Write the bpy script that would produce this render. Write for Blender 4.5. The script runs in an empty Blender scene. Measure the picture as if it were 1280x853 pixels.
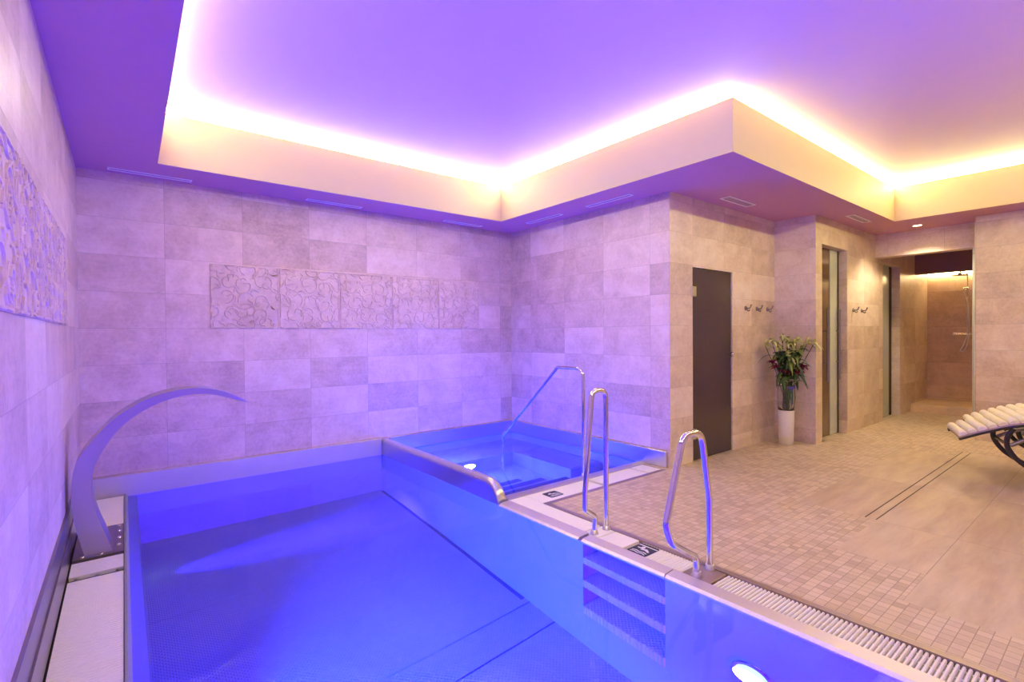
import bpy, math, random
from mathutils import Vector, Matrix
R = random.Random(7)
sc = bpy.context.scene
COL = sc.collection
PI = math.pi

# ------------------------------------------------------------------ materials
class NT:
    def __init__(s, name):
        s.m = bpy.data.materials.new(name); s.m.use_nodes = True
        s.t = s.m.node_tree; s.N = s.t.nodes; s.L = s.t.links
        s.N.clear()
        s.out = s.N.new('ShaderNodeOutputMaterial')
    def n(s, typ, **kw):
        x = s.N.new(typ)
        for k, v in kw.items():
            if k.startswith('i_'):
                x.inputs[k[2:].replace('_', ' ')].default_value = v
            else:
                setattr(x, k, v)
        return x
    def link(s, a, b): s.L.new(a, b)
    def val(s, x, inp):
        if isinstance(x, (int, float)): inp.default_value = x
        else: s.link(x, inp)
    def math(s, op, a, b=None, c=None):
        x = s.n('ShaderNodeMath', operation=op)
        s.val(a, x.inputs[0])
        if b is not None: s.val(b, x.inputs[1])
        if c is not None: s.val(c, x.inputs[2])
        return x.outputs[0]
    def mix(s, f, a, b):
        x = s.n('ShaderNodeMix', data_type='RGBA')
        s.val(f, x.inputs[0])
        for v, i in ((a, 6), (b, 7)):
            if isinstance(v, tuple): x.inputs[i].default_value = (*v[:3], 1)
            else: s.link(v, x.inputs[i])
        return x.outputs[2]
    def principled(s, **kw):
        p = s.n('ShaderNodeBsdfPrincipled')
        for k, v in kw.items():
            i = p.inputs[k.replace('_', ' ')]
            if isinstance(v, tuple): i.default_value = (*v, 1) if len(v) == 3 else v
            elif isinstance(v, (int, float)): i.default_value = v
            else: s.link(v, i)
        s.link(p.outputs[0], s.out.inputs[0])
        return p

def plain(name, col, rough=.5, metal=0., noise=0., scale=8., bump=0., **kw):
    t = NT(name)
    c = col
    p = t.principled(Base_Color=col, Roughness=rough, Metallic=metal, **kw)
    if noise or bump:
        pos = t.n('ShaderNodeNewGeometry').outputs['Position']
        nz = t.n('ShaderNodeTexNoise', i_Scale=scale, i_Detail=6.)
        t.link(pos, nz.inputs['Vector'])
        if noise:
            d = tuple(x * (1 - noise) for x in col); l = tuple(min(1, x * (1 + noise)) for x in col)
            t.link(t.mix(nz.outputs[0], d, l), p.inputs['Base Color'])
        if bump:
            b = t.n('ShaderNodeBump', i_Strength=bump, i_Distance=.01)
            t.link(nz.outputs[0], b.inputs['Height']); t.link(b.outputs[0], p.inputs['Normal'])
    return t.m

def stone(name, axis, off=0., tw=.655, th=.327, zoff=.18, tint=(1, 1, 1), tiles=True):
    """Travertine cladding in stack-bonded slabs: tone per slab, cloudy veining, hairline joints, from world position."""
    t = NT(name)
    pos = t.n('ShaderNodeNewGeometry').outputs['Position']
    sp = t.n('ShaderNodeSeparateXYZ'); t.link(pos, sp.inputs[0])
    u = t.math('DIVIDE', t.math('SUBTRACT', sp.outputs['xyz'.index(axis)], off), tw)
    v = t.math('DIVIDE', t.math('SUBTRACT', sp.outputs[2], zoff), th)
    cu, cv = t.math('FLOOR', u), t.math('FLOOR', v)
    cell = t.n('ShaderNodeCombineXYZ'); t.link(cu, cell.inputs[0]); t.link(cv, cell.inputs[1]); cell.inputs[2].default_value = off * 3.7 + 1.3
    wn = t.n('ShaderNodeTexWhiteNoise', noise_dimensions='3D'); t.link(cell.outputs[0], wn.inputs['Vector'])
    sc_ = t.n('ShaderNodeVectorMath', operation='SCALE', i_Scale=9.); t.link(wn.outputs['Color'], sc_.inputs[0])
    ad = t.n('ShaderNodeVectorMath', operation='ADD'); t.link(pos, ad.inputs[0]); t.link(sc_.outputs[0], ad.inputs[1])
    n1 = t.n('ShaderNodeTexNoise', i_Scale=3.2, i_Detail=8., i_Roughness=.68, i_Distortion=.4); t.link(ad.outputs[0], n1.inputs['Vector'])
    n2 = t.n('ShaderNodeTexNoise', i_Scale=34., i_Detail=5., i_Roughness=.7); t.link(ad.outputs[0], n2.inputs['Vector'])
    mp = t.n('ShaderNodeMapping'); mp.inputs['Scale'].default_value = (1.2, 1.2, 9); t.link(ad.outputs[0], mp.inputs[0])
    n3 = t.n('ShaderNodeTexNoise', i_Scale=1.6, i_Detail=6., i_Roughness=.6, i_Distortion=.8); t.link(mp.outputs[0], n3.inputs['Vector'])
    f = t.math('ADD', t.math('MULTIPLY', n1.outputs[0], .75), t.math('MULTIPLY', n3.outputs[0], .22))
    f = t.math('ADD', f, t.math('MULTIPLY', n2.outputs[0], .42))
    tone = t.math('SUBTRACT', wn.outputs['Value'], .5)
    f = t.math('ADD', f, t.math('MULTIPLY', tone, .23 if tiles else .06))
    cr = t.n('ShaderNodeValToRGB'); t.link(f, cr.inputs[0])
    e = cr.color_ramp.elements
    def C(a): return (*[x * y for x, y in zip(a, tint)], 1)
    e[0].position = .44; e[0].color = C((.47, .355, .245))
    e[1].position = .98; e[1].color = C((.84, .75, .61))
    e.new(.62).color = C((.63, .495, .36)); e.new(.80).color = C((.76, .63, .485))
    def edge(x, s):
        fr = t.math('FRACT', x); d = t.math('MINIMUM', fr, t.math('SUBTRACT', 1., fr))
        return t.math('LESS_THAN', d, s)
    g = t.math('MAXIMUM', edge(u, .0019), edge(v, .0036))
    pit = t.math('GREATER_THAN', n2.outputs[0], .66)
    colr = t.mix(t.math('MULTIPLY', pit, .22), cr.outputs[0], C((.30, .21, .13)))
    if tiles: colr = t.mix(t.math('MULTIPLY', g, .55), colr, (.20, .14, .09))
    b = t.n('ShaderNodeBump', i_Strength=.25, i_Distance=.004); t.link(n2.outputs[0], b.inputs['Height'])
    t.principled(Base_Color=colr, Roughness=.42, Normal=b.outputs[0])
    return t.m

def mosaic(name, s=.0535):
    t = NT(name)
    pos = t.n('ShaderNodeNewGeometry').outputs['Position']
    sp = t.n('ShaderNodeSeparateXYZ'); t.link(pos, sp.inputs[0])
    u = t.math('DIVIDE', sp.outputs[0], s); v = t.math('DIVIDE', sp.outputs[1], s)
    cell = t.n('ShaderNodeCombineXYZ'); t.link(t.math('FLOOR', u), cell.inputs[0]); t.link(t.math('FLOOR', v), cell.inputs[1])
    wn = t.n('ShaderNodeTexWhiteNoise', noise_dimensions='3D'); t.link(cell.outputs[0], wn.inputs['Vector'])
    nz = t.n('ShaderNodeTexNoise', i_Scale=2.2, i_Detail=5.); t.link(pos, nz.inputs['Vector'])
    n2 = t.n('ShaderNodeTexNoise', i_Scale=60., i_Detail=3.); t.link(pos, n2.inputs['Vector'])
    f = t.math('ADD', t.math('MULTIPLY', wn.outputs['Value'], .40), t.math('MULTIPLY', nz.outputs[0], .42))
    f = t.math('ADD', f, t.math('MULTIPLY', n2.outputs[0], .2))
    cr = t.n('ShaderNodeValToRGB'); t.link(f, cr.inputs[0]); e = cr.color_ramp.elements
    e[0].position = .15; e[0].color = (.42, .315, .19, 1)
    e[1].position = 1.; e[1].color = (.76, .645, .45, 1); e.new(.5).color = (.62, .50, .32, 1)
    def edge(x):
        fr = t.math('FRACT', x); return t.math('LESS_THAN', t.math('MINIMUM', fr, t.math('SUBTRACT', 1., fr)), .034)
    g = t.math('MAXIMUM', edge(u), edge(v))
    col = t.mix(t.math('MULTIPLY', g, .75), cr.outputs[0], (.27, .19, .125))
    h = t.math('SUBTRACT', t.math('MULTIPLY', wn.outputs['Value'], .15), g)
    b = t.n('ShaderNodeBump', i_Strength=.35, i_Distance=.003); t.link(h, b.inputs['Height'])
    t.principled(Base_Color=col, Roughness=.45, Normal=b.outputs[0])
    return t.m

def slabfloor(name):
    t = NT(name)
    pos = t.n('ShaderNodeNewGeometry').outputs['Position']
    sp = t.n('ShaderNodeSeparateXYZ'); t.link(pos, sp.inputs[0])
    u = t.math('DIVIDE', t.math('ADD', sp.outputs[0], .65), 1.27); v = t.math('DIVIDE', t.math('SUBTRACT', sp.outputs[1], .78), 1.0)
    cell = t.n('ShaderNodeCombineXYZ'); t.link(t.math('FLOOR', u), cell.inputs[0]); t.link(t.math('FLOOR', v), cell.inputs[1])
    wn = t.n('ShaderNodeTexWhiteNoise', noise_dimensions='3D'); t.link(cell.outputs[0], wn.inputs['Vector'])
    s2 = t.n('ShaderNodeVectorMath', operation='SCALE', i_Scale=7.); t.link(wn.outputs['Color'], s2.inputs[0])
    ad = t.n('ShaderNodeVectorMath', operation='ADD'); t.link(pos, ad.inputs[0]); t.link(s2.outputs[0], ad.inputs[1])
    mp = t.n('ShaderNodeMapping'); mp.inputs['Scale'].default_value = (1.1, 6.0, 1); mp.inputs['Rotation'].default_value = (0, 0, .06); t.link(ad.outputs[0], mp.inputs[0])
    nz = t.n('ShaderNodeTexNoise', i_Scale=1.3, i_Detail=9., i_Roughness=.65, i_Distortion=.25); t.link(mp.outputs[0], nz.inputs['Vector'])
    f = t.math('ADD', nz.outputs[0], t.math('MULTIPLY', t.math('SUBTRACT', wn.outputs['Value'], .5), .14))
    cr = t.n('ShaderNodeValToRGB'); t.link(f, cr.inputs[0]); e = cr.color_ramp.elements
    e[0].position = .25; e[0].color = (.46, .335, .21, 1); e[1].position = .8; e[1].color = (.73, .615, .41, 1); e.new(.5).color = (.60, .485, .305, 1)
    def edge(x, s):
        fr = t.math('FRACT', x); return t.math('LESS_THAN', t.math('MINIMUM', fr, t.math('SUBTRACT', 1., fr)), s)
    g = t.math('MAXIMUM', edge(u, .0016), edge(v, .0022))
    col = t.mix(t.math('MULTIPLY', g, .7), cr.outputs[0], (.24, .16, .10))
    t.principled(Base_Color=col, Roughness=.38)
    return t.m

def steel(name, col=(.70, .68, .67), rough=.28, streak=.02):
    t = NT(name)
    pos = t.n('ShaderNodeNewGeometry').outputs['Position']
    nz = t.n('ShaderNodeTexNoise', i_Scale=5., i_Detail=7., i_Roughness=.6); t.link(pos, nz.inputs['Vector'])
    r = t.math('ADD', rough - streak / 2, t.math('MULTIPLY', nz.outputs[0], streak))
    t.principled(Base_Color=col, Metallic=1., Roughness=r)
    return t.m

def poolsteel(name, dimple=None, col=(.62, .64, .68), metal=.0, rough=.45):
    """Pickled stainless sheet under water; dimple = pitch of the embossed anti-slip pattern."""
    t = NT(name)
    pos = t.n('ShaderNodeNewGeometry').outputs['Position']
    nz = t.n('ShaderNodeTexNoise', i_Scale=1.6, i_Detail=4.); t.link(pos, nz.inputs['Vector'])
    c = t.mix(nz.outputs[0], tuple(x * .93 for x in col), tuple(x * 1.07 for x in col))
    p = t.principled(Base_Color=c, Metallic=metal, Roughness=rough, Specular_IOR_Level=.25)
    if dimple:
        sp = t.n('ShaderNodeSeparateXYZ'); t.link(pos, sp.inputs[0])
        k = 2 * PI / dimple
        row = t.math('FLOOR', t.math('DIVIDE', sp.outputs[1], dimple * .5))
        sh = t.math('MULTIPLY', t.math('MODULO', row, 2.), PI)
        a = t.math('SINE', t.math('ADD', t.math('MULTIPLY', sp.outputs[0], k), sh))
        b_ = t.math('ABSOLUTE', t.math('SINE', t.math('MULTIPLY', sp.outputs[1], k)))
        h = t.math('MAXIMUM', t.math('MULTIPLY', a, b_), 0.)
        bp = t.n('ShaderNodeBump', i_Strength=.9, i_Distance=.006); t.link(h, bp.inputs['Height'])
        t.link(bp.outputs[0], p.inputs['Normal'])
    return t.m

def emit(name, col, s):
    t = NT(name)
    e = t.n('ShaderNodeEmission', i_Strength=s); e.inputs[0].default_value = (*col, 1)
    t.link(e.outputs[0], t.out.inputs[0]); return t.m

def glass(name, col, rough=0., ior=1.45):
    t = NT(name)
    t.principled(Base_Color=col, Roughness=rough, IOR=ior, Transmission_Weight=1.)
    return t.m

def water(name):
    t = NT(name)
    pos = t.n('ShaderNodeNewGeometry').outputs['Position']
    nz = t.n('ShaderNodeTexNoise', i_Scale=1.7, i_Detail=2.); t.link(pos, nz.inputs['Vector'])
    b = t.n('ShaderNodeBump', i_Strength=.10, i_Distance=.02); t.link(nz.outputs[0], b.inputs['Height'])
    g = t.n('ShaderNodeBsdfGlass', i_IOR=1.33, i_Roughness=0.); g.inputs['Color'].default_value = (.74, .78, 1, 1)
    t.link(b.outputs[0], g.inputs['Normal']); t.link(g.outputs[0], t.out.inputs[0])
    return t.m

LEDC = (1., .92, .37)
PC = (.28, .28, .34)
PT = (1., .925, .94)                               # pink cast over the pool bay, put into its stone colour
M = dict(
    st_back=stone('travertine back', 'x', .38, tint=PT), st_left=stone('travertine left', 'y', .08, tint=PT),
    st_part=stone('travertine side', 'y', .025, tint=PT), st_door=stone('travertine warm', 'x', .35),
    st_hall=stone('travertine hall', 'x', .10), st_jog=stone('travertine corner', 'y', .44),
    st_right=stone('travertine right', 'y', .055, tw=1.3), st_shower=stone('travertine shower', 'y', .3, tw=1.31, th=.654, tint=(.95, .84, .70)),
    relief=stone('travertine carved', 'x', .74, tw=.64, th=.65, zoff=1.48, tint=PT, tiles=False),
    satin=plain('satin steel sheet', (.66, .60, .62), .45, metal=.55, noise=.04),
    mosaic=mosaic('travertine mosaic'), slab=slabfloor('travertine slab'),
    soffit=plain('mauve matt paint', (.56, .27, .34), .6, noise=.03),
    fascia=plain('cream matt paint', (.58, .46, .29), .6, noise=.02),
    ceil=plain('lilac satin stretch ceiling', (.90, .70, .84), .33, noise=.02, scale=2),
    steel=steel('brushed stainless'), spout=steel('dark brushed stainless', (.52, .47, .51), .30), lip=steel('satin stainless lip', (.72, .66, .74), .45), chrome=steel('polished stainless', (.78, .76, .75), .09, .01),
    dsteel=steel('dark stainless', (.30, .27, .28), .30), mauve=steel('mauve anodised edge', (.46, .37, .38), .45),
    pool=poolsteel('pool steel', None, PC), poolfloor=poolsteel('pool steel embossed', .030, PC), pooltread_lit=poolsteel('pool steel perforated lit tone', .030, (.52, .46, .58)),  # treads paler and pinker: light from above put into their steel colour
    white=plain('white grate plastic', (.88, .85, .79), .45, noise=.05, scale=30),
    dark=plain('shadow gap', (.02, .018, .02), .6), seam=plain('dark sealant', (.05, .05, .09), .6),
    navy=plain('navy print', (.018, .022, .085), .5), signwhite=plain('white print', (.8, .8, .85), .5),
    smoked=plain('smoked door glass', (.050, .030, .034), .14),
    brownglass=plain('bronze glass', (.16, .10, .06), .12, noise=.25, scale=2.5), frost=plain('frosted glass edge', (.50, .54, .44), .25),
    clear=glass('clear glass', (.93, .97, .95)), sand=plain('pale vase filler', (.74, .68, .58), .6, noise=.08, scale=40),
    led=emit('warm led', LEDC, 62.), ledshower=emit('warm led shower', (1., .74, .36), 34.), lamp=emit('downlight', (1., .80, .52), 30.),
    lens=emit('pool lamp lens', (.55, .9, 1.), 2.),
    pad=plain('cream terry', (.78, .72, .60), .9, noise=.08, scale=60, bump=.4), padunder=plain('mauve piping', (.40, .31, .31), .8),
    black=plain('black lacquered tube', (.025, .022, .03), .25),
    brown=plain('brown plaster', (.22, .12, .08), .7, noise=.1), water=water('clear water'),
    leaf=plain('dark green leaf', (.045, .105, .035), .5, noise=.4, scale=20), leaf2=plain('pale green leaf', (.24, .32, .08), .5, noise=.3, scale=20),
    lily=plain('pale green lily', (.62, .62, .22), .5, noise=.2, scale=30), red=plain('crimson petal', (.20, .008, .04), .55, noise=.3, scale=40),
    cream=plain('cream petal', (.62, .54, .38), .6, noise=.15, scale=40), ribbon=plain('violet ribbon', (.10, .07, .42), .4), stem=plain('stem green', (.05, .09, .03), .6),
    bronze=plain('brown bract', (.13, .06, .035), .6, noise=.2, scale=30),
)

# ------------------------------------------------------------------ mesh builder
class MB:
    def __init__(s): s.v = []; s.f = []; s.mi = []; s.sm = []
    def add(s, vs, fs, mi=0, smooth=False):
        b = len(s.v); s.v += [tuple(x) for x in vs]
        for f in fs: s.f.append([b + i for i in f]); s.mi.append(mi); s.sm.append(smooth)
        return s
    def box(s, x0, x1, y0, y1, z0, z1, mi=0):
        return s.prism([(x0, y0), (x1, y0), (x1, y1), (x0, y1)], z0, z1, mi)
    def prism(s, poly, z0, z1, mi=0, mside=None):
        n = len(poly)
        a = sum(poly[i][0] * poly[(i + 1) % n][1] - poly[(i + 1) % n][0] * poly[i][1] for i in range(n))
        if a < 0: poly = poly[::-1]
        vs = [(x, y, z0) for x, y in poly] + [(x, y, z1) for x, y in poly]
        s.add(vs, [list(range(n))[::-1], list(range(n, 2 * n))], mi)
        s.add(vs, [[i, (i + 1) % n, n + (i + 1) % n, n + i] for i in range(n)], mi if mside is None else mside)
        return s
    def bbox(s, x0, x1, y0, y1, z0, z1, b=.003, mi=0):
        """Box with chamfered edges."""
        X, Y, Z = (x0, x1), (y0, y1), (z0, z1); vs = []; idx = {}
        for i in (0, 1):
            for j in (0, 1):
                for k in (0, 1):
                    si, sj, sk = 1 - 2 * i, 1 - 2 * j, 1 - 2 * k
                    for a, d in enumerate(((0, b, b), (b, 0, b), (b, b, 0))):
                        idx[i, j, k, a] = len(vs); vs.append((X[i] + si * d[0], Y[j] + sj * d[1], Z[k] + sk * d[2]))
        fs = []
        c = Vector(((x0 + x1) / 2, (y0 + y1) / 2, (z0 + z1) / 2))
        for a in range(3):
            o = [q for q in range(3) if q != a]
            for e in (0, 1):
                q = []
                for p1, p2 in ((0, 0), (1, 0), (1, 1), (0, 1)):
                    t = [0, 0, 0]; t[a] = e; t[o[0]] = p1; t[o[1]] = p2; q.append(idx[(*t, a)])
                fs.append(q)
        for a in range(3):
            o = [q for q in range(3) if q != a]
            for p1 in (0, 1):
                for p2 in (0, 1):
                    t0 = [0, 0, 0]; t0[o[0]] = p1; t0[o[1]] = p2; t1 = list(t0); t1[a] = 1
                    fs.append([idx[(*t0, o[0])], idx[(*t1, o[0])], idx[(*t1, o[1])], idx[(*t0, o[1])]])
        for i in (0, 1):
            for j in (0, 1):
                for k in (0, 1): fs.append([idx[i, j, k, 0], idx[i, j, k, 1], idx[i, j, k, 2]])
        out = []
        for f in fs:
            p = [Vector(vs[i]) for i in f]; nrm = (p[1] - p[0]).cross(p[2] - p[0]); ctr = sum(p, Vector()) / len(p)
            out.append(f if nrm.dot(ctr - c) > 0 else f[::-1])
        return s.add(vs, out, mi)
    def tube(s, pts, r, n=12, mi=0, cap=True, flat=None):
        pts = [Vector(p) for p in pts]
        rs = r if isinstance(r, (list, tuple)) else [r] * len(pts)
        T = []
        for i in range(len(pts)):
            a = pts[max(i - 1, 0)]; b = pts[min(i + 1, len(pts) - 1)]; T.append((b - a).normalized())
        u = T[0].orthogonal().normalized() if flat is None else (Vector(flat) - T[0] * T[0].dot(Vector(flat))).normalized()
        vs = []
        for i, p in enumerate(pts):
            u = (u - T[i] * u.dot(T[i])).normalized(); w = T[i].cross(u)
            for k in range(n):
                a = 2 * PI * k / n; vs.append(p + (u * math.cos(a) + w * math.sin(a)) * rs[i])
        m = len(pts)
        fs = [[i * n + k, i * n + (k + 1) % n, (i + 1) * n + (k + 1) % n, (i + 1) * n + k] for i in range(m - 1) for k in range(n)]
        s.add(vs, fs, mi, True)
        if cap: s.add(vs[:n], [list(range(n))[::-1]], mi); s.add(vs[-n:], [list(range(n))], mi)
        return s
    def lathe(s, prof, c=(0, 0, 0), n=24, mi=0, axis='z', smooth=True):
        """prof: list of (radius, height) along axis."""
        vs = []
        for r, h in prof:
            for k in range(n):
                a = 2 * PI * k / n; x, y = r * math.cos(a), r * math.sin(a)
                p = {'z': (x, y, h), 'x': (h, x, y), 'y': (y, h, x)}[axis]
                vs.append((c[0] + p[0], c[1] + p[1], c[2] + p[2]))
        m = len(prof)
        fs = [[i * n + k, i * n + (k + 1) % n, (i + 1) * n + (k + 1) % n, (i + 1) * n + k] for i in range(m - 1) for k in range(n)]
        s.add(vs, fs, mi, smooth)
        s.add(vs[:n], [list(range(n))[::-1]], mi); s.add(vs[-n:], [list(range(n))], mi)
        return s
    def strip(s, rings, mi=0, closed=True, smooth=False, caps=True):
        n = len(rings[0]); vs = [p for r in rings for p in r]
        rng = n if closed else n - 1
        s.add(vs, [[i * n + k, i * n + (k + 1) % n, (i + 1) * n + (k + 1) % n, (i + 1) * n + k] for i in range(len(rings) - 1) for k in range(rng)], mi, smooth)
        if caps: s.add(rings[0], [list(range(n))[::-1]], mi); s.add(rings[-1], [list(range(n))], mi)
        return s
    def build(s, name, mats, parent=None, weld=False):
        off = Vector(parent.matrix_world.translation) if False else Vector((0, 0, 0))
        if parent is not None:
            q = parent
            while q is not None: off += q.location; q = q.parent
        me = bpy.data.meshes.new(name)
        me.from_pydata([tuple(Vector(v) - off) for v in s.v], [], s.f)
        if isinstance(mats, str): mats = [mats]
        for m in mats: me.materials.append(M[m])
        me.polygons.foreach_set('material_index', s.mi); me.polygons.foreach_set('use_smooth', s.sm)
        me.update()
        o = bpy.data.objects.new(name, me); COL.objects.link(o)
        if parent is not None: o.parent = parent
        return o

def fillet(pts, r, n=6):
    pts = [Vector(p) for p in pts]; out = [pts[0]]
    for i in range(1, len(pts) - 1):
        p = pts[i]; a = (pts[i - 1] - p); b = (pts[i + 1] - p)
        rr = r[i - 1] if isinstance(r, (list, tuple)) else r
        ang = a.angle(b); d = min(rr / math.tan(ang / 2), a.length * .49, b.length * .49)
        A = p + a.normalized() * d; B = p + b.normalized() * d
        for k in range(n + 1):
            t = k / n; out.append(A * (1 - t) ** 2 + p * 2 * t * (1 - t) + B * t * t)
    out.append(pts[-1]); return out

def tag(o, label, cat, group=None, kind=None):
    o['label'] = label; o['category'] = cat
    if group: o['group'] = group
    if kind: o['kind'] = kind
    return o
def thing(name, loc, label, cat, group=None, kind=None):
    o = bpy.data.objects.new(name, None); COL.objects.link(o); o.location = loc
    o.empty_display_size = .1
    return tag(o, label, cat, group, kind)
def structure(name, mb, mats, parent=None):
    o = mb.build(name, mats, parent)
    if parent is None: o['kind'] = 'structure'
    return o
def kids(o): return [c for c in bpy.data.objects if c.parent == o]
def copy_tree(o, parent=None):
    c = o.copy(); COL.objects.link(c)
    if parent is not None: c.parent = parent
    for ch in kids(o): copy_tree(ch, c)
    return c

# ------------------------------------------------------------------ camera (deck level z = 0, lens 1.40 m above it)
F = 627.3564
d1 = Vector((.78396, .01357, -.62066)); 
def cam_axes():
    a = Vector((1432 - 640, -(412.8 - 426.5), -F)).normalized(); b = Vector((143 - 640, -(423 - 426.5), -F)).normalized()
    return a, b, a.cross(b)
ax, ay, az = cam_axes()
cd = bpy.data.cameras.new('camera'); cam = bpy.data.objects.new('camera', cd); COL.objects.link(cam)
cd.sensor_width = 36; cd.sensor_fit = 'HORIZONTAL'; cd.lens = F * 36 / 1280; cd.clip_start = .02
mw = Matrix((ax, ay, az)).to_4x4(); mw.translation = (0, 0, 1.4); cam.matrix_world = mw
sc.camera = cam

# ------------------------------------------------------------------ dimensions
YB = 5.709; XP = 2.5; XS = 4.508; YD = 3.06; YH = 2.56; ZS = 2.872; ZL = 3.315; ZC = 3.374
YN = -1.8; XR = 8.67; XL_ = 9.1; XE = 12.03
def xl(y): return -.242 - .0097 * (YB - y)        # left wall leans out of square
def xg(y): return .050 - .0115 * (YB - y)         # left edge of the pool

# ------------------------------------------------------------------ room shell
mb = MB(); mb.prism([(xl(YN), YN), (xl(YB), YB), (xl(YB) - .2, YB), (xl(YN) - .2, YN)], -.1, ZC)
structure('wall_left', mb, 'st_left')
mb = MB(); mb.box(-.6, XS, YB, YB + .2, -1.45, ZC); structure('wall_back', mb, 'st_back')
mb = MB(); mb.box(XS, XS + .2, YD + .2, YB + .2, -1.0, ZC); mb.box(XS, XS + .2, YD, YD + .2, -1.0, ZC)
# the corner return of this wall carries the door wall's cladding on its front
structure('wall_side', mb, 'st_part')
mb = MB(); D0, D1, DT = 4.928, 5.772, 2.125
for a in ((XS + .003, D0, -.1, ZC), (D1, 6.875, -.1, ZC), (D0, D1, DT, ZC)):
    mb.box(a[0], a[1], YD - .003, YD + .2, a[2], a[3])
mb.box(D0 - .05, D1 + .05, YD + .16, YD + .2, -.1, DT)
structure('wall_door', mb, 'st_door')
mb = MB(); mb.box(6.872, 7.0, YH + .003, YD + .2, -.1, ZC); structure('wall_corner', mb, 'st_jog')
mb = MB(); A0, A1, AT = 7.07, 7.93, 2.53; B0, B1, BT = 9.45, 10.33, 2.50
for x0, x1, z0, z1 in ((6.875, A0, -.1, ZC), (A0, A1, AT, ZC), (A1, B0, -.1, ZC), (B0, B1, BT, ZC), (B1, XE + .2, -.1, ZC)):
    mb.box(x0, x1, YH, YH + .15, z0, z1)
structure('wall_hall', mb, 'st_hall')
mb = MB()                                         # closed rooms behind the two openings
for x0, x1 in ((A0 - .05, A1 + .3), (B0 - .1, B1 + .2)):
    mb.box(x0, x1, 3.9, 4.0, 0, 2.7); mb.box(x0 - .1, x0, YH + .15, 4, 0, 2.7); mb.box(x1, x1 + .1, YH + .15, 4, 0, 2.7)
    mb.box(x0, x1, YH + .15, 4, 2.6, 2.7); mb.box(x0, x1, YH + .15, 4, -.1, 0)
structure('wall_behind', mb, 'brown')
mb = MB(); mb.box(XR, XR + .25, YN, 1.365, -.1, ZC); structure('wall_right', mb, 'st_right')
mb = MB(); mb.box(XL_, XL_ + .2, 1.30, YH + .01, 2.532, ZC); structure('trim_1', mb, 'st_jog')      # lintel over the passage
mb = MB(); mb.bbox(XL_ - .01, XL_ + .12, 1.37, 1.455, 0, 2.533, .004); structure('trim_2', mb, 'frost')
mb = MB(); mb.box(XE, XE + .2, .9, YH, -.1, ZC); structure('wall_shower', mb, 'st_shower')
mb = MB(); mb.box(XL_ + .1, XE, 1.1, 1.30, -.1, ZC); structure('wall_passage', mb, 'st_hall')
mb = MB(); mb.box(-.6, XR + .3, YN - .2, YN, -1.45, ZC); structure('wall_near', mb, 'st_back')
mb = MB(); mb.box(11.2, 11.32, 1.3, YH, 2.42, ZC); mb.box(11.32, XE - .07, 1.3, YH, 2.50, 2.6); structure('trim_3', mb, 'brown')
mb = MB(); mb.bbox(10.93, XE, 1.3, YH, -.05, .14, .006); structure('trim_4', mb, 'st_shower')      # raised shower tray
mb = MB(); mb.bbox(XE - .012, XE, 1.3, YH, .14, .40, .003); structure('baseboard_shower', mb, 'st_shower')

# ceiling: lilac sheet, taupe soffit with cream upstand, ledge for the light strips
mb = MB(); mb.box(-.7, XE + .3, YN - .3, YB + .3, ZC, ZC + .1); structure('ceiling', mb, 'ceil')
def lx(y): return .306 - .018 * (5.193 - y)
YC, XC, YI, XI, YF = 5.185, 3.945, 2.08, 8.15, -.42
polys = [[(-.6, YN), (lx(YN), YN), (lx(YC), YC), (-.6, YC)], [(-.6, YC), (XC, YC), (XC, YB), (-.6, YB)],
         [(XC, YI), (XE, YI), (XE, YB), (XC, YB)], [(XI, YN), (XE, YN), (XE, YI), (XI, YI)],
         [(lx(YN), YN), (XI, YN), (XI, YF), (lx(YF), YF)]]
mb = MB()
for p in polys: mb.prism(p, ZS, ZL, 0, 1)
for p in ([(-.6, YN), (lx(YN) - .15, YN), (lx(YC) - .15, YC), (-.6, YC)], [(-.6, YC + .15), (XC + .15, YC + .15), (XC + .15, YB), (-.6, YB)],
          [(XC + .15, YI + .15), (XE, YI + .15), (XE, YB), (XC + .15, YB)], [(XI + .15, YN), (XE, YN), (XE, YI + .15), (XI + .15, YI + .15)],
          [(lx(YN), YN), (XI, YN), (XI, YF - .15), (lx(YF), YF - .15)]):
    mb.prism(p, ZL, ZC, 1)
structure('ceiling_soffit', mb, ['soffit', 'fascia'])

def led(poly, label):
    A, B_, C_, D_ = [Vector((*p, 0)) for p in poly]                  # A-B is the edge facing the room
    e_ = (B_ - A).normalized() * .002; A = A + e_; D_ = D_ + e_; B_ = B_ - e_; C_ = C_ - e_
    t = thing('led_strip', ((A + B_) / 2 + Vector((0, 0, ZL))), label, 'light strip', 'light strips around the raised ceiling')
    ia = A.lerp(D_, .25); ib = B_.lerp(C_, .25)
    zt = Vector((0, 0, ZC - .001)); zb = Vector((0, 0, ZL + .003)); na = A.lerp(D_, .93); nb_ = B_.lerp(C_, .93)
    # the diffuser leans out over the ledge, so it throws most of its light across the room
    mb = MB(); v8 = [na + zb, nb_ + zb, A.lerp(D_, .98) + zb, B_.lerp(C_, .98) + zb, A + zt, B_ + zt, A.lerp(D_, .98) + zt, B_.lerp(C_, .98) + zt]
    fs = [[0, 1, 5, 4], [2, 6, 7, 3], [4, 5, 7, 6], [0, 2, 3, 1], [0, 4, 6, 2], [1, 3, 7, 5]]
    mb.add(v8, fs, 1); mb.mi[0] = 0; mb.build('diffuser', ['led', 'fascia'], t)
    mb = MB(); mb.prism([tuple(q.xy) for q in (D_, C_, C_ + (C_ - B_) * .3, D_ + (D_ - A) * .3)], ZL + .001, ZC - .001); mb.build('profile', 'fascia', t)
w = .10
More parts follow.
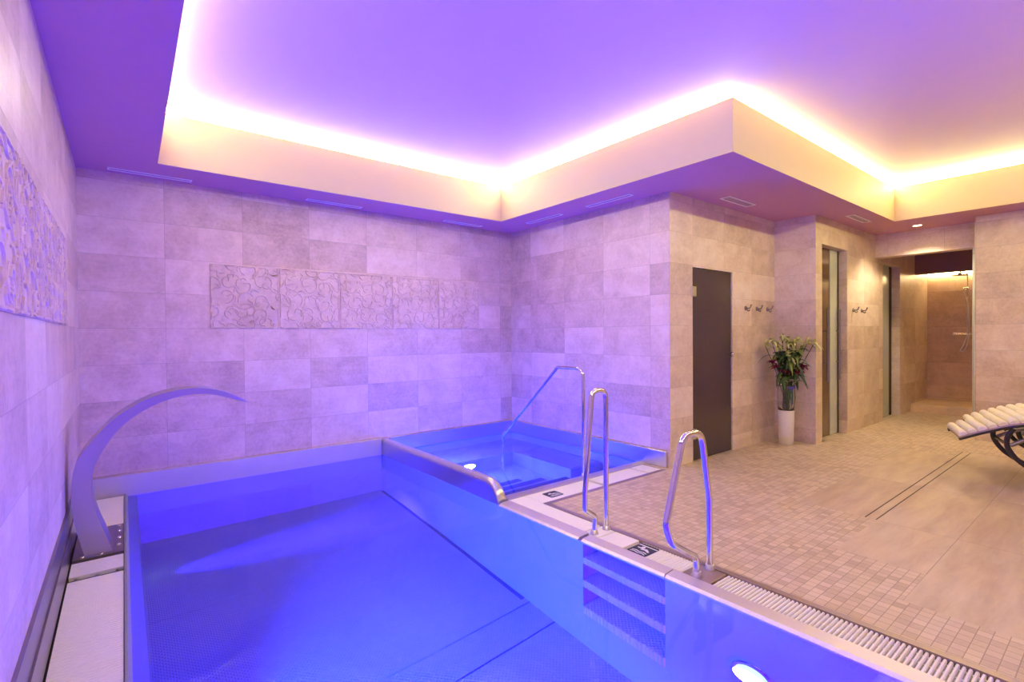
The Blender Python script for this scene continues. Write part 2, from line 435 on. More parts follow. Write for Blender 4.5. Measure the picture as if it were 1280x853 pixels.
led([(lx(YC), YC), (XC, YC), (XC + w, YC + w), (lx(YC) - w, YC + w)], 'glowing warm light strip on the ceiling ledge above the back wall')
led([(XC, YC), (XC, YI), (XC + w, YI + w), (XC + w, YC + w)], 'glowing warm light strip above the small pool side wall, ending at the jutting ceiling corner')
led([(XC, YI), (XI, YI), (XI + w, YI + w), (XC + w, YI + w)], 'glowing warm light strip above the door wall and flower vase')
led([(XI, YI), (XI, YF), (XI + w, YF - w), (XI + w, YI + w)], 'glowing warm light strip above the loungers, at the passage end')
led([(lx(YF), YF), (lx(YC), YC), (lx(YC) - w, YC + w), (lx(YF) - w, YF - w)], 'light strip hidden by the ceiling edge along the left wall')
led([(lx(YF), YF), (XI, YF), (XI + w, YF - w), (lx(YF) - w, YF - w)], 'light strip on the ceiling ledge behind the viewpoint')

# floor: mosaic with inset large slabs and the drain band
mb = MB(); FZ = -.06
def fl(x0, x1, y0, y1, mi): mb.box(x0, x1, y0, y1, FZ, 0, mi)
X0 = 2.82
fl(X0, 3.2, YN, .78, 0); fl(3.2, XR + .1, YN, .78, 1)
fl(X0, 3.65, .78, 1.24, 0); fl(3.65, 7.7, .78, 1.24, 1); fl(7.7, XR + .1, .78, 1.24, 0)
fl(X0, 4.44, 1.24, 1.315, 0); fl(4.44, 7.7, 1.245, 1.31, 1); fl(7.7, XR + .1, 1.24, 1.315, 0)
fl(X0, 4.44, 1.315, 1.78, 0); fl(4.44, 7.4, 1.315, 1.78, 1); fl(7.4, XR + .1, 1.315, 1.78, 0)
fl(X0, 7.2, 1.78, YD, 0); fl(7.2, XR + .1, 1.78, YH, 0); fl(XR + .1, 10.94, 1.28, YH, 0); fl(D0 - .1, D1 + .1, YD, YD + .17, 0)
fl(A0, A1, YH, YH + .15, 0); fl(B0, B1, YH, YH + .15, 0)
fl(4.43, XS, YD, 3.43, 0)
structure('floor', mb, ['mosaic', 'slab'])
mb = MB(); mb.box(2.776, 2.82, YN, 3.10, -.06, .002); mb.box(2.82, 4.43, 3.06, 3.10, -.06, .002); structure('trim_5', mb, 'mauve')
mb = MB(); mb.prism([(xl(YN), YN), (xg(YN), YN), (xg(YB), YB), (xl(YB), YB)], -.12, -.03); structure('floor_left', mb, 'dark')
mb = MB(); mb.box(2.59, 2.776, YN, 1.70, -.12, -.034); mb.box(2.59, 2.776, 2.42, 3.10, -.12, -.034); mb.box(2.6, 4.43, 3.10, 3.43, -.12, -.03); structure('floor_right', mb, 'dark')
mb = MB()
for z0, z1, t in ((0, .17, .022), (.17, .30, .014)):
    mb.prism([(xl(YN), YN), (xl(YN) + t, YN), (xl(YB) + t, YB), (xl(YB), YB)], z0, z1)
structure('baseboard_left', mb, 'dsteel')

# linear drain: two dark slots in the slabs
dr = thing('linear_drain', (6.07, 1.278, 0), 'long narrow slot drain let into the large beige floor slabs', 'drain')
for y in (1.2425, 1.3125):
    mb = MB(); mb.box(4.44, 7.7, y - .0035, y + .0035, -.05, .0015); mb.build('slot', 'dark', dr)

# ------------------------------------------------------------------ main pool
DP = -1.40; Y0 = -1.2
pool = thing('swimming_pool', (1.27, 2.3, DP), 'large stainless steel pool glowing blue along the left and back walls', 'pool')
mb = MB(); t = .05
mb.box(-.2, XP + .05, YB - .012, YB - .004, DP, -.04); mb.build('back_wall', 'pool', pool)
mb = MB(); mb.box(-.2, XP + .05, Y0 - t, Y0, DP, -.01); mb.build('near_wall', 'pool', pool)
mb = MB(); mb.prism([(xg(Y0) + .09, Y0), (xg(YB) + .09, YB - .012), (xg(YB) + .04, YB - .012), (xg(Y0) + .04, Y0)], DP, -.10); mb.build('left_wall', 'pool', pool)
N0, N1 = 1.735, 2.39
mb = MB()
for y0, y1, z0, z1 in ((Y0, N0, DP, -.03), (N1, YB - .012, DP, -.03), (N0, N1, -.06, -.03), (N0, N1, DP, -1.02)):
    mb.box(XP, XP + .05, y0, y1, z0, z1)
mb.build('right_wall', 'pool', pool)
ni = MB(); ni.box(XP + .25, XP + .27, N0 - .02, N1 + .02, -1.03, -.040); ni.box(XP + .05, XP + .25, N0 - .02, N0, -1.03, -.040); ni.box(XP + .05, XP + .25, N1, N1 + .02, -1.03, -.040); ni.box(XP + .05, XP + .25, N0, N1, -.050, -.040)
nb = ni.build('step_recess', 'pool', pool)
for z in (-.28, -.61, -.945):
    mb = MB(); mb.bbox(XP - .006, XP + .25, N0, N1, z - .092, z, .006); mb.build('tread', 'pooltread_lit', nb)
joints = [Y0, 2.66, 2.675, 2.96, 4.345, YB - .012]
js = [(Y0, 2.668), (2.682, 2.957), (2.969, 4.341), (4.346, YB - .012)]
for a, b in js:
    mb = MB(); mb.prism([(xg(a) + .05, a), (XP, a), (XP, b), (xg(b) + .05, b)], DP - .03, DP); mb.build('floor_plate', 'poolfloor', pool)
mb = MB(); mb.box(-.2, XP + .05, Y0, YB - .004, DP - .05, DP - .03); mb.build('seam', 'seam', pool)
mb = MB(); mb.bbox(XP - .035, XP - .001, 3.02, YB - .06, DP, DP + .006, .001); mb.build('dark_strip', 'seam', pool)  # thin dark strip along the foot of the right wall
# left lip dips under the water
mb = MB()
for a, b in ((Y0, YB - .012),):
    r = [[(xg(y) - .002, y, -.03), (xg(y), y, 0), (xg(y) + .012, y, 0), (xg(y) + .092, y, -.11), (xg(y) + .05, y, -.14)] for y in (a, b)]
    mb.strip(r)
mb.build('overflow_lip', 'pool', pool)
# right lip in three lengths, and the upstand on the back wall
for y0, y1, x1, mt in ((Y0, 1.732, 2.586, 'lip'), (1.738, 2.40, 2.586, 'lip'), (2.43, 3.34, 2.60, 'lip')):
    mb = MB(); r = [[(XP - .008, y, -.045), (XP - .012, y, -.022), (XP + .006, y, -.006), (x1, y, .002), (x1, y, -.03), (XP + .02, y, -.045)] for y in (y0, y1)]
    mb.strip(r); mb.build('overflow_lip', mt, pool)
mb = MB(); mb.bbox(xl(YB) + .03, XP - .002, YB - .03, YB - .004, -.05, .17, .005); mb.build('upstand', 'satin', pool)

# ------------------------------------------------------------------ small raised pool
YW = 3.44; DH = -.95
tub = thing('whirlpool', (3.55, 4.57, DH), 'smaller bright blue whirlpool set in the corner beyond the long pool', 'pool')
mb = MB(); mb.box(2.6, XS - .004, YB - .012, YB - .004, DH, .0); mb.build('back_wall', 'pool', tub)
mb = MB(); mb.box(XS - .012, XS - .004, YW, YB - .012, DH, 0.); mb.build('side_wall', 'pool', tub)
mb = MB(); mb.box(2.6, XS - .004, YW - .02, YW, DH, 0.0); mb.build('front_wall', 'pool', tub)
mb = MB(); mb.box(2.556, XS - .004, YW - .02, YB - .004, DH - .03, DH); mb.build('floor_plate', 'poolfloor', tub)
mb = MB(); mb.bbox(2.601, XS - .012, 5.05, YB - .012, DH, -.40, .01); mb.bbox(4.0, XS - .012, 4.0, 5.06, DH, -.401, .01); mb.build('bench', 'pool', tub)
mb = MB()
for k in range(14): x = 4.05 + k * .03; mb.bbox(x, x + .016, 4.05, 4.98, -.40, -.392, .001)
mb.build('air_grille', 'steel', tub)
for k in range(4):
    z = -.20 - .17 * k
    mb = MB(); mb.bbox(2.602, 3.62 - .1 * k, YW + .001 + .27 * k, YW + .27 * (k + 1), DH + .001, z, .006, 0)
    s_ = mb.build('step', 'pool', tub)
    mb = MB(); mb.bbox(2.602, 3.62 - .1 * k, YW + .27 * k + .17, YW + .27 * k + .262, z, z + .004, .001); mb.build('tread_strip', 'seam', s_)
# dividing wall with rounded top that bends down at its free end
rings = []
for y, h in [(YB - .012, .17), (3.56, .17)] + [(3.56 - .20 * math.sin(a), -.02 + .19 * math.cos(a)) for a in [PI / 2 * k / 10 for k in range(1, 11)]]:
    h = max(h, -.012); rr = .048; b = -.027; cx = 2.548
    ring = [(2.5, y, b), (2.5, y, max(h - rr, b + .003))]
    for k in range(1, 9): a = PI - PI * k / 9; ring.append((cx + rr * math.cos(a), y, max(h - rr, b + .003) + rr * math.sin(a)))
    ring += [(2.596, y, max(h - rr, b + .003)), (2.596, y, b)]
    rings.append(ring)
mb = MB(); mb.strip(rings, smooth=False); dv = mb.build('divider', 'steel', tub)
for p in dv.data.polygons:
    if abs(p.normal.z) > .2 or True: p.use_smooth = False
mb = MB(); mb.bbox(2.60, XS - .004, YB - .03, YB - .004, .0, .17, .005); mb.bbox(XS - .03, XS - .004, 3.09, YB - .03, .0, .171, .005); mb.build('upstand', 'steel', tub)
mb = MB(); mb.strip([[(x, YW - .09, -.02), (x, YW - .09, .004), (x, YW - .03, .016), (x, YW + .012, .006), (x, YW + .012, -.02)] for x in (2.60, XS - .03)]); mb.build('front_rim', 'steel', tub)

# water
mb = MB(); zw = -.02
mb.add([(xg(Y0) + .02, Y0, zw), (XP - .002, Y0, zw), (XP - .002, YB - .013, zw), (xg(YB) + .02, YB - .013, zw)], [[0, 1, 2, 3]])
tag(mb.build('pool_water', 'water'), 'still clear blue water filling the large pool', 'water', kind='stuff')
mb = MB(); mb.add([(2.597, YW + .002, -.004), (XS - .013, YW + .002, -.004), (XS - .013, YB - .013, -.004), (2.597, YB - .013, -.004)], [[0, 1, 2, 3]])
tag(mb.build('pool_water', 'water'), 'still clear blue water filling the small corner pool', 'water', kind='stuff')

# underwater lamps (housing, lens, light)
def pool_lamp(loc, d, label, power, col, spread=170, r=.09, lens='lens', tilt=0):
    t = thing('underwater_light', loc, label, 'pool light', 'underwater pool lights')
    loc = tuple(Vector(loc) + Vector(d).normalized() * .003); t.location = loc
    d = Vector(d).normalized(); up = Vector((0, 0, 1)); sx = d.cross(up).normalized(); L = Vector(loc)
    def ring(rad, h): return [L + d * h + (sx * math.cos(a) + up * math.sin(a)) * rad for a in [2 * PI * k / 24 for k in range(24)]]
    mb = MB(); mb.strip([ring(r * 1.25, .001), ring(r * 1.25, .012), ring(r * 1.02, .016), ring(r * .98, .006)], caps=False, smooth=True)
    mb.build('ring', 'chrome', t)
    mb = MB(); mb.strip([ring(r, .004), ring(r, .010), ring(r * .6, .016)]); mb.build('lens', lens, t)
    ld = bpy.data.lights.new('pool lamp', 'AREA'); ld.shape = 'DISK'; ld.size = r * 2; ld.energy = power; ld.color = col; ld.spread = math.radians(spread)
    lo = bpy.data.objects.new('lamp', ld); COL.objects.link(lo); lo.parent = t
    dd = (d + Vector((0, 0, tilt))).normalized()
    lo.rotation_euler = dd.to_track_quat('-Z', 'Y').to_euler(); lo.location = d * .03
    return t
AZ = (.022, .055, 1.); VI = (.10, .0, 1.); MI = (.07, .010, 1.)
pool_lamp((XP, 1.22, -.62), (-1, 0, 0), 'bright round lamp in the right wall of the big pool below the grate', 230, MI, tilt=-.25)
pool_lamp((xg(2.6) + .09, 2.6, -.75), (1, 0, 0), 'lamp in the left wall of the big pool, below the overflow grate', 500, (.014, .062, 1.), spread=130)
pool_lamp((xg(5.0) + .09, 5.0, -1.25), (1, 0, 0), 'low lamp in the left wall of the big pool near the fountain', 30, (.03, .02, 1.), spread=26, tilt=-.10)
pool_lamp((1.2, Y0, -.8), (0, 1, 0), 'lamp in the near end wall of the big pool', 560, VI, tilt=-.3)
pool_lamp((2.601, 4.85, -.20), (1, 0, 0), 'lamp inside the corner pool on the dividing wall side', 600, (.02, .035, 1.))
pool_lamp((3.3, 5.05, -.62), (0, -1, 0), 'lamp in the bench front of the corner pool', 130, AZ)

# ------------------------------------------------------------------ grates and tiles at the pool edge
def bars_y(x0, x1, y0, y1, pitch, z=-.004, wd=.62):
    """Grate whose bars run across in X, repeated along Y (x0, x1 may be functions of y)."""
    mb = MB(); f0 = x0 if callable(x0) else (lambda y: x0); f1 = x1 if callable(x1) else (lambda y: x1)
    n = int((y1 - y0) / pitch)
    for k in range(n):
        y = y0 + k * pitch; hw = pitch * wd; a, b = f0(y), f1(y)
        prof = [(0, -.026), (0, -.005), (.25, 0), (.75, 0), (1, -.005), (1, -.026)]
        mb.strip([[(x, y + p * hw, z + q) for p, q in prof] for x in (a, b)])
    for fr in (.12, .5, .88):
        mb.prism([(f0(y0) * (1 - fr) + f1(y0) * fr - .006, y0), (f0(y0) * (1 - fr) + f1(y0) * fr + .006, y0),
                  (f0(y1) * (1 - fr) + f1(y1) * fr + .006, y1), (f0(y1) * (1 - fr) + f1(y1) * fr - .006, y1)], z - .026, z - .012)
    return mb
gl0 = lambda y: xl(y) + .03; gl1 = lambda y: xg(y) - .004
tag(bars_y(gl0, gl1, -1.1, 3.86, .0205, wd=.8).build('overflow_grate', 'white'), 'long white ribbed overflow grate along the foot of the left wall', 'grate', 'pool overflow grates')
tag(bars_y(gl0, gl1, 3.915, 4.155, .0205, wd=.8).build('overflow_grate', 'white'), 'short white ribbed grate piece right in front of the arched water spout', 'grate', 'pool overflow grates')
tag(bars_y(gl0, gl1, 4.79, 5.66, .0205, wd=.8).build('overflow_grate', 'white'), 'white grate piece in the back left corner behind the arched water spout', 'grate', 'pool overflow grates')
tag(bars_y(2.588, 2.772, -1.1, 1.52, .0205, wd=.66).build('overflow_grate', 'white'), 'long white ribbed grate running from the front grab rail along the beige mosaic', 'grate', 'pool overflow grates')
tag(bars_y(2.588, 2.772, 1.69, 2.12, .0205, wd=.74).build('overflow_grate', 'white'), 'short white ribbed grate between the two grab rails', 'grate', 'pool overflow grates')
def tile(x0, x1, y0, y1, label, grp='smooth white edge tiles'):
    mb = MB(); mb.bbox(x0, x1, y0, y1, -.028, -.001, .003); tag(mb.build('edge_tile', 'white'), label, 'tile', grp)
tile(2.588, 2.772, 2.125, 2.33, 'smooth white tile between the rear grab rail and the short grate')
tile(2.604, 2.772, 2.475, 3.345, 'long smooth white tile strip left of the mosaic corner, behind the rear grab rail')
tile(2.776, 3.53, 3.105, 3.345, 'smooth white tile at the corner pool edge with the small navy sign on it')
tile(3.57, 4.19, 3.105, 3.345, 'smooth white tile at the corner pool edge, middle one between the sign and the wall')
tile(4.22, 4.42, 3.105, 3.345, 'small white tile at the corner pool edge next to the side wall')

# no-diving pictograms
def sign(c, sx, sy, rot, label, extra):
    t = thing('no_diving_sign', (c[0], c[1], c[2]), label, 'sign', 'pool edge pictograms')
    def tr(p): 
        x, y = p[0] * sx, p[1] * sy
        return (c[0] + x * math.cos(rot) - y * math.sin(rot), c[1] + x * math.sin(rot) + y * math.cos(rot))
    mb = MB(); q = [(-.5, -.42), (-.42, -.5), (.42, -.5), (.5, -.42), (.5, .42), (.42, .5), (-.42, .5), (-.5, .42)]
    mb.prism([tr(p) for p in q], c[2], c[2] + .002); mb.build('plate', 'navy', t)
    mb = MB(); h = c[2] + .0021
    def poly(pp): mb.prism([tr(p) for p in pp], c[2] + .001, c[2] + .003)
    poly([(-.12 + .09 * math.cos(a), .16 + .11 * math.sin(a)) for a in [2 * PI * k / 10 for k in range(10)]])       # head
    poly([(-.05, .06), (.14, .12), (.36, -.04), (.34, -.12), (.10, -.02), (-.10, -.06)])                             # body
    poly([(-.34, .10), (-.04, .10), (-.04, .02), (-.34, .04)])                                                        # arms
    for y in (-.22, -.34): poly([(-.38, y), (-.2, y + .05), (0, y), (.2, y + .05), (.38, y), (.38, y - .05), (.2, y), (0, y - .05), (-.2, y), (-.38, y - .05)])
    if extra: poly([(-.5, .30), (.5, .30), (.5, .36), (-.5, .36)])
    mb.build('pictogram', 'signwhite', t)
sign((2.672, 2.02, -.003), .145, .17, PI / 2 * 3, 'navy swimmer pictogram on the white grate between the two grab rails', True)
sign((3.0, 3.225, -.001), .15, .13, 0, 'navy swimmer pictogram on the white tile by the corner pool', False)

# ------------------------------------------------------------------ rails
def rail(name, loc, pts, rad, fil, label, bases, group='polished pool rails'):
    t = thing(name, loc, label, 'handrail', group)
    mb = MB(); mb.tube(fillet(pts, fil, 8), rad, 16); mb.build('tube', 'chrome', t)
    for b in bases:
        mb = MB(); mb.lathe([(rad * 1.6, 0), (rad * 1.6, .006), (rad * 1.3, .010), (rad * 1.3, .028), (rad * 1.02, .030)], b, 20); mb.build('flange', 'steel', t)
XA = 3.573
rail('handrail', (XA, 3.40, 0), [(XA, 3.40, .02), (XA, 3.40, 1.065), (XA, 3.76, 1.065), (XA, 4.695, .215), (XA, 4.70, -.58)], .0165, [.09, .05, .06],
     'tall slanting chrome handrail leading down into the corner pool', [(XA, 3.40, .018)])
yb = 2.402
rail('grab_rail', (2.69, yb, 0), [(2.628, yb, 0), (2.640, yb, .115), (2.536, yb, .185), (2.536, yb, .30), (2.610, yb, 1.005), (2.754, yb, 1.005), (2.755, yb, .4), (2.755, yb, 0)], .0185, [.03, .035, .3, .068, .068, .3],
     'narrow chrome grab rail at the pool step, the one nearer the corner pool', [(2.628, yb, -.001), (2.755, yb, -.001)])
yc = 1.606
rail('grab_rail', (2.69, yc, 0), [(2.619, yc, 0), (2.615, yc, .11), (2.375, yc, .25), (2.322, yc, .36), (2.49, yc, .83), (2.675, yc, .83), (2.757, yc, .42), (2.761, yc, 0)], .0195, [.05, .12, .08, .09, .10, .3],
     'wide chrome grab rail bending out over the water, at the start of the long grate', [(2.619, yc, -.001), (2.761, yc, -.001)])
mb = MB(); mb.bbox(2.588, 2.772, 1.508, 1.686, -.028, -.002, .003); tag(mb.build('base_plate', 'mauve'), 'steel plate under the feet of the wide front grab rail', 'plate')
mb = MB(); mb.bbox(2.604, 2.772, 2.34, 2.465, -.028, -.002, .003); tag(mb.build('edge_tile', 'white'), 'white tile under the feet of the rear grab rail', 'tile', 'smooth white edge tiles')

# ------------------------------------------------------------------ arched water spout
fo = thing('water_spout', (-.1, 4.32, 0), 'arched stainless steel water spout standing on a bolted plate by the left wall', 'fountain')
mb = MB(); mb.prism([(gl0(4.16), 4.165), (gl1(4.16), 4.165), (gl1(4.78), 4.78), (gl0(4.78), 4.78)], -.02, .004); mb.build('base_plate', 'dsteel', fo)
for x, y in ((-.18, 4.185), (-.085, 4.185), (.005, 4.30), (.008, 4.45), (.01, 4.6), (.01, 4.72), (-.17, 4.55)):
    mb = MB(); mb.lathe([(.013, .004), (.013, .011), (.009, .014), (.004, .015)], (x, y, 0), 10); mb.build('bolt', 'chrome', fo)
outer = [(-.167, .004), (-.190, .10), (-.207, .186), (-.226, .333), (-.224, .50), (-.19, .635), (-.095, .775), (.015, .89), (.142, .972), (.25, 1.015), (.355, 1.035), (.46, 1.040), (.55, 1.025), (.631, 1.000), (.71, .962), (.782, .914)]
inner = [(-.027, .004), (-.062, .12), (-.10, .24), (-.125, .37), (-.127, .49), (-.10, .605), (-.046, .709), (.024, .808), (.124, .893), (.235, .953), (.352, .987), (.45, .997), (.53, .991), (.60, .972), (.69, .940), (.780, .908)]
def dens(p):
    out = []
    for i in range(len(p) - 1):
        a = p[max(i - 1, 0)]; b = p[i]; c = p[i + 1]; d = p[min(i + 2, len(p) - 1)]
        for k in range(3):
            t = k / 3
            out.append(tuple(.5 * (2 * b[j] + (c[j] - a[j]) * t + (2 * a[j] - 5 * b[j] + 4 * c[j] - d[j]) * t * t + (3 * b[j] - a[j] - 3 * c[j] + d[j]) * t ** 3) for j in (0, 1)))
    out.append(p[-1]); return out
O_, I_ = dens(outer), dens(inner); yf, yk = 4.20, 4.44
mb = MB(); rings = []
for (ox, oz), (ix, iz) in zip(O_, I_): rings.append([(ox, yf, oz), (ix, yf, iz), (ix, yk, iz), (ox, yk, oz)])
mb.strip(rings); mb.build('blade', 'spout', fo)

# ------------------------------------------------------------------ carved relief panels
def relief(axis, u0, z0, w, h, face, rnd, label, grp):
    """axis 'x': panel on the back wall facing -Y; 'y': on the left wall facing +X. One slab with carved tendrils standing proud."""
    def P3(u, v, d):
        if axis == 'x': return (u0 + u, face - d, z0 + v)
        return (xl(u0 + u) + d, u0 + u, z0 + v)
    mb = MB(); g = .003; bk = -.0008 if axis == 'x' else .0015
    c = [P3(g, g, .007), P3(w - g, g, .007), P3(w - g, h - g, .007), P3(g, h - g, .007)]; b = [P3(g, g, bk), P3(w - g, g, bk), P3(w - g, h - g, bk), P3(g, h - g, bk)]
    fl_ = axis == 'y'
    fs = [[0, 1, 2, 3], [4, 7, 6, 5], [0, 4, 5, 1], [1, 5, 6, 2], [2, 6, 7, 3], [3, 7, 4, 0]]
    mb.add(c + b, [f[::-1] for f in fs] if fl_ else fs)
    def ribbon(pts, wd, hh):
        pts = [(min(max(x, .012), w - .012), min(max(y, .012), h - .012)) for x, y in pts]
        L = []
        for i, (x, y) in enumerate(pts):
            a = pts[max(i - 1, 0)]; b_ = pts[min(i + 1, len(pts) - 1)]
            tx, ty = b_[0] - a[0], b_[1] - a[1]; l = math.hypot(tx, ty) or 1; nx, ny = -ty / l, tx / l
            k = math.sin(PI * min(max(i / (len(pts) - 1), .06), .94)) ** .4; q = wd * k
            L.append([P3(x + nx * q, y + ny * q, .006), P3(x + nx * q * .55, y + ny * q * .55, .006 + hh), P3(x - nx * q * .55, y - ny * q * .55, .006 + hh), P3(x - nx * q, y - ny * q, .006)])
        mb.strip(L if not fl_ else [r[::-1] for r in L], closed=True)
    # a lattice of overlapping petals and curling stems
    n = 4; s_ = w / n
    for i in range(n + 1):
        for j in range(n + 1):
            cx = i * s_ + rnd.uniform(-.03, .03); cy = j * h / n + rnd.uniform(-.03, .03)
            rr = s_ * rnd.uniform(.42, .60); a0 = rnd.uniform(0, 2 * PI); sw = rnd.uniform(3.0, 4.8) * rnd.choice((-1, 1))
            pts = []
            for k in range(19):
                t = k / 18; a = a0 + sw * t; r_ = rr * (1 - .45 * t)
                pts.append((cx + r_ * math.cos(a), cy + r_ * math.sin(a)))
            ribbon(pts, .009, .009)
            a = a0 + 1.2; q = s_ * .75
            pts = [(cx + q * t * math.cos(a + .9 * math.sin(t * 4)), cy + q * t * math.sin(a + .9 * math.sin(t * 4))) for t in [k / 12 for k in range(13)]]
            ribbon(pts, .008, .008)
    for i in range(n):
        for j in range(n):
            cx = (i + .5) * s_; cy = (j + .5) * h / n
            for k in range(3):
                a = rnd.uniform(0, 2 * PI); q = s_ * .33
                pts = [(cx + q * t * math.cos(a + t * .8) , cy + q * t * math.sin(a + t * .8)) for t in [m / 8 for m in range(9)]]
                ribbon(pts, .011, .007)
    tag(mb.build('relief_panel', 'relief'), label, 'relief', grp)
names = ['first from the left', 'second from the left', 'middle one of the row', 'fourth from the left', 'last one, nearest the corner']
for k in range(5):
    relief('x', .738 + .641 * k, 1.485, .641, .645, YB, random.Random(20 + k), 'square carved stone relief panel on the back wall, ' + names[k], 'carved panels on the back wall')
names = ['farthest from the viewpoint, nearest the back wall', 'second from the back wall', 'third from the back wall', 'cut by the edge of the photo']
for k in range(4):
    relief('y', 4.42 - .65 * (k + 1), 1.485, .65, .58, 0, random.Random(40 + k), 'carved stone relief panel on the left wall, ' + names[k], 'carved panels on the left wall')

# ------------------------------------------------------------------ doors
d = thing('door_1', ((D0 + D1) / 2, YD + .03, 0), 'dark smoked glass door in the beige stone wall beside the robe hooks', 'door', kind='structure')
mb = MB(); mb.bbox(D0 + .004, D1 - .006, YD + .012, YD + .024, .008, DT - .006, .002); mb.build('pane', 'smoked', d)
for z in (1.86, .30):
    mb = MB(); mb.bbox(D0 - .035, D0 + .062, YD - .014, YD + .030, z - .055, z + .055, .004); mb.build('hinge', 'steel', d)
mb = MB(); mb.lathe([(.012, .012), (.012, -.02), (.026, -.024), (.028, -.05), (.020, -.058)], (5.695, YD, 1.153), 18, axis='y'); mb.build('knob', 'chrome', d)
mb = MB(); mb.bbox(D1 - .02, D1 - .004, YD + .004, YD + .03, 1.84, 1.90, .003); mb.build('catch', 'dsteel', d)

d = thing('door_2', ((A0 + A1) / 2, YH + .11, 0), 'bronze glass door with a tall bar handle in the wall opening beside the flower vase', 'door', kind='structure')
mb = MB(); mb.bbox(A0, 7.60, YH + .105, YH + .117, .006, AT - .004, .002); mb.build('pane', 'brownglass', d)
mb = MB(); mb.bbox(7.605, 7.855, YH + .095, YH + .107, .006, AT - .004, .002); mb.build('frosted_leaf', 'frost', d)
mb = MB(); mb.bbox(7.86, 7.93, YH + .10, YH + .12, .0, AT - .002, .002); mb.build('seal', 'dark', d)
for x, mt in ((7.42, 'dsteel'), (7.83, 'dsteel')):  # left bar stands for the right handle's reflection in the glass
    mb = MB(); mb.tube([(x, YH + .06, .75), (x, YH + .06, 1.72)], .013, 12)
    for z in (1.0, 1.42): mb.tube([(x, YH + .06, z), (x, YH + .098, z)], .010, 10)
    mb.build('handle_and_reflection', mt, d)
d = thing('door_3', ((B0 + B1) / 2, YH + .11, 0), 'narrow glass door in the passage just before the shower', 'door', kind='structure')
mb = MB(); mb.bbox(B0, 10.13, YH + .10, YH + .112, .006, BT - .004, .002); mb.build('pane', 'frost', d)
mb = MB(); mb.bbox(10.14, 10.33, YH + .115, YH + .13, .0, BT - .002, .002); mb.build('dark_gap', 'dark', d)  # dark sheet set in the gap beside the pane

# robe hooks
def hook(x, y, z, label, grp):
    t = thing('robe_hook', (x, y, z), label, 'hook', grp)
    mb = MB(); mb.lathe([(.028, 0), (.028, -.006), (.024, -.010)], (x, y, z), 18, axis='y'); mb.build('rose', 'dsteel', t)
    mb = MB(); mb.tube(fillet([(x, y - .008, z), (x, y - .055, z - .004), (x, y - .07, z + .03)], .02), .008, 10)
    mb.tube(fillet([(x, y - .01, z - .006), (x, y - .04, z - .04), (x, y - .055, z - .02)], .012), .007, 10); mb.build('prong', 'dsteel', t)  # upper and lower prong of the hook
    mb = MB(); mb.lathe([(.004, 0), (.011, .004), (.011, .012), (.004, .016)], (x, y - .07, z + .028), 12); mb.build('tip', 'dsteel', t)
    return t
for x, l in ((6.09, 'chrome robe hook nearest the smoked glass door'), (6.375, 'chrome robe hook in the middle of three beside the smoked door'), (6.66, 'chrome robe hook of three by the smoked door, closest to the wall corner')):
    hook(x, YD - .003, 1.708, l, 'robe hooks beside the smoked door')
for x, l in ((8.16, 'chrome robe hook on the passage wall, nearer the bronze glass door'), (8.50, 'chrome robe hook on the passage wall, nearer the shower')):
    hook(x, YH, 1.715, l, 'robe hooks on the passage wall')

# ------------------------------------------------------------------ ceiling fittings
def diffuser(cx, cy, L, W, alongx, label):
    t = thing('air_diffuser', (cx, cy, ZS), label, 'air vent', 'slot diffusers in the ceiling edge')
    sx, sy = (L / 2, W / 2) if alongx else (W / 2, L / 2); b = .016
    mb = MB()
    for a in ((-sx, sx, -sy, -sy + b), (-sx, sx, sy - b, sy), (-sx, -sx + b, -sy + b, sy - b), (sx - b, sx, -sy + b, sy - b)):
        mb.bbox(cx + a[0], cx + a[1], cy + a[2], cy + a[3], ZS - .008, ZS, .002)
    mb.build('frame', 'white', t)
    mb = MB(); mb.box(cx - sx + b, cx + sx - b, cy - sy + b, cy + sy - b, ZS - .003, ZS); mb.build('slot', 'mauve', t)
    mb = MB()
    if alongx: mb.bbox(cx - sx + b, cx + sx - b, cy - .003, cy + .003, ZS - .007, ZS - .003, .001)
    else: mb.bbox(cx - .003, cx + .003, cy - sy + b, cy + sy - b, ZS - .007, ZS - .003, .001)
    mb.build('blade', 'soffit', t)
diffuser(.28, 5.57, .62, .075, True, 'slim slot air vent in the ceiling above the arched spout, far left')
diffuser(1.93, 5.575, .61, .075, True, 'slim slot air vent above the back wall relief panels, middle of the three there')
diffuser(3.61, 5.57, .58, .075, True, 'slim slot air vent above the back wall, nearest the corner')
diffuser(4.285, 4.74, .63, .075, False, 'slim slot air vent above the small pool side wall, nearer the corner')
diffuser(4.285, 3.68, .63, .075, False, 'slim slot air vent above the small pool side wall, nearer the door wall')
diffuser(5.48, 2.83, .58, .12, True, 'wide white air vent in the ceiling above the smoked glass door')
diffuser(7.57, 2.31, .62, .10, True, 'white air vent in the ceiling above the bronze glass door')
t = thing('ceiling_speaker', (8.74, 2.41, ZS), 'small flat round speaker in the ceiling beside the lit downlight', 'speaker')
mb = MB(); mb.lathe([(.075, 0), (.075, -.006), (.065, -.010)], (8.74, 2.41, ZS), 24); mb.build('rim', 'fascia', t)
mb = MB(); mb.lathe([(.064, -.008), (.064, -.011), (.03, -.014)], (8.74, 2.41, ZS), 24); mb.build('mesh_cover', 'soffit', t)
t = thing('downlight', (8.69, 1.96, ZS), 'small lit recessed downlight in front of the passage', 'light')
mb = MB(); mb.lathe([(.062, 0), (.062, -.006), (.050, -.010), (.048, -.002)], (8.69, 1.96, ZS), 24); mb.build('rim', 'fascia', t)
mb = MB(); mb.lathe([(.048, -.002), (.048, -.006), (.02, -.008)], (8.69, 1.96, ZS), 24); mb.build('lens', 'lamp', t)
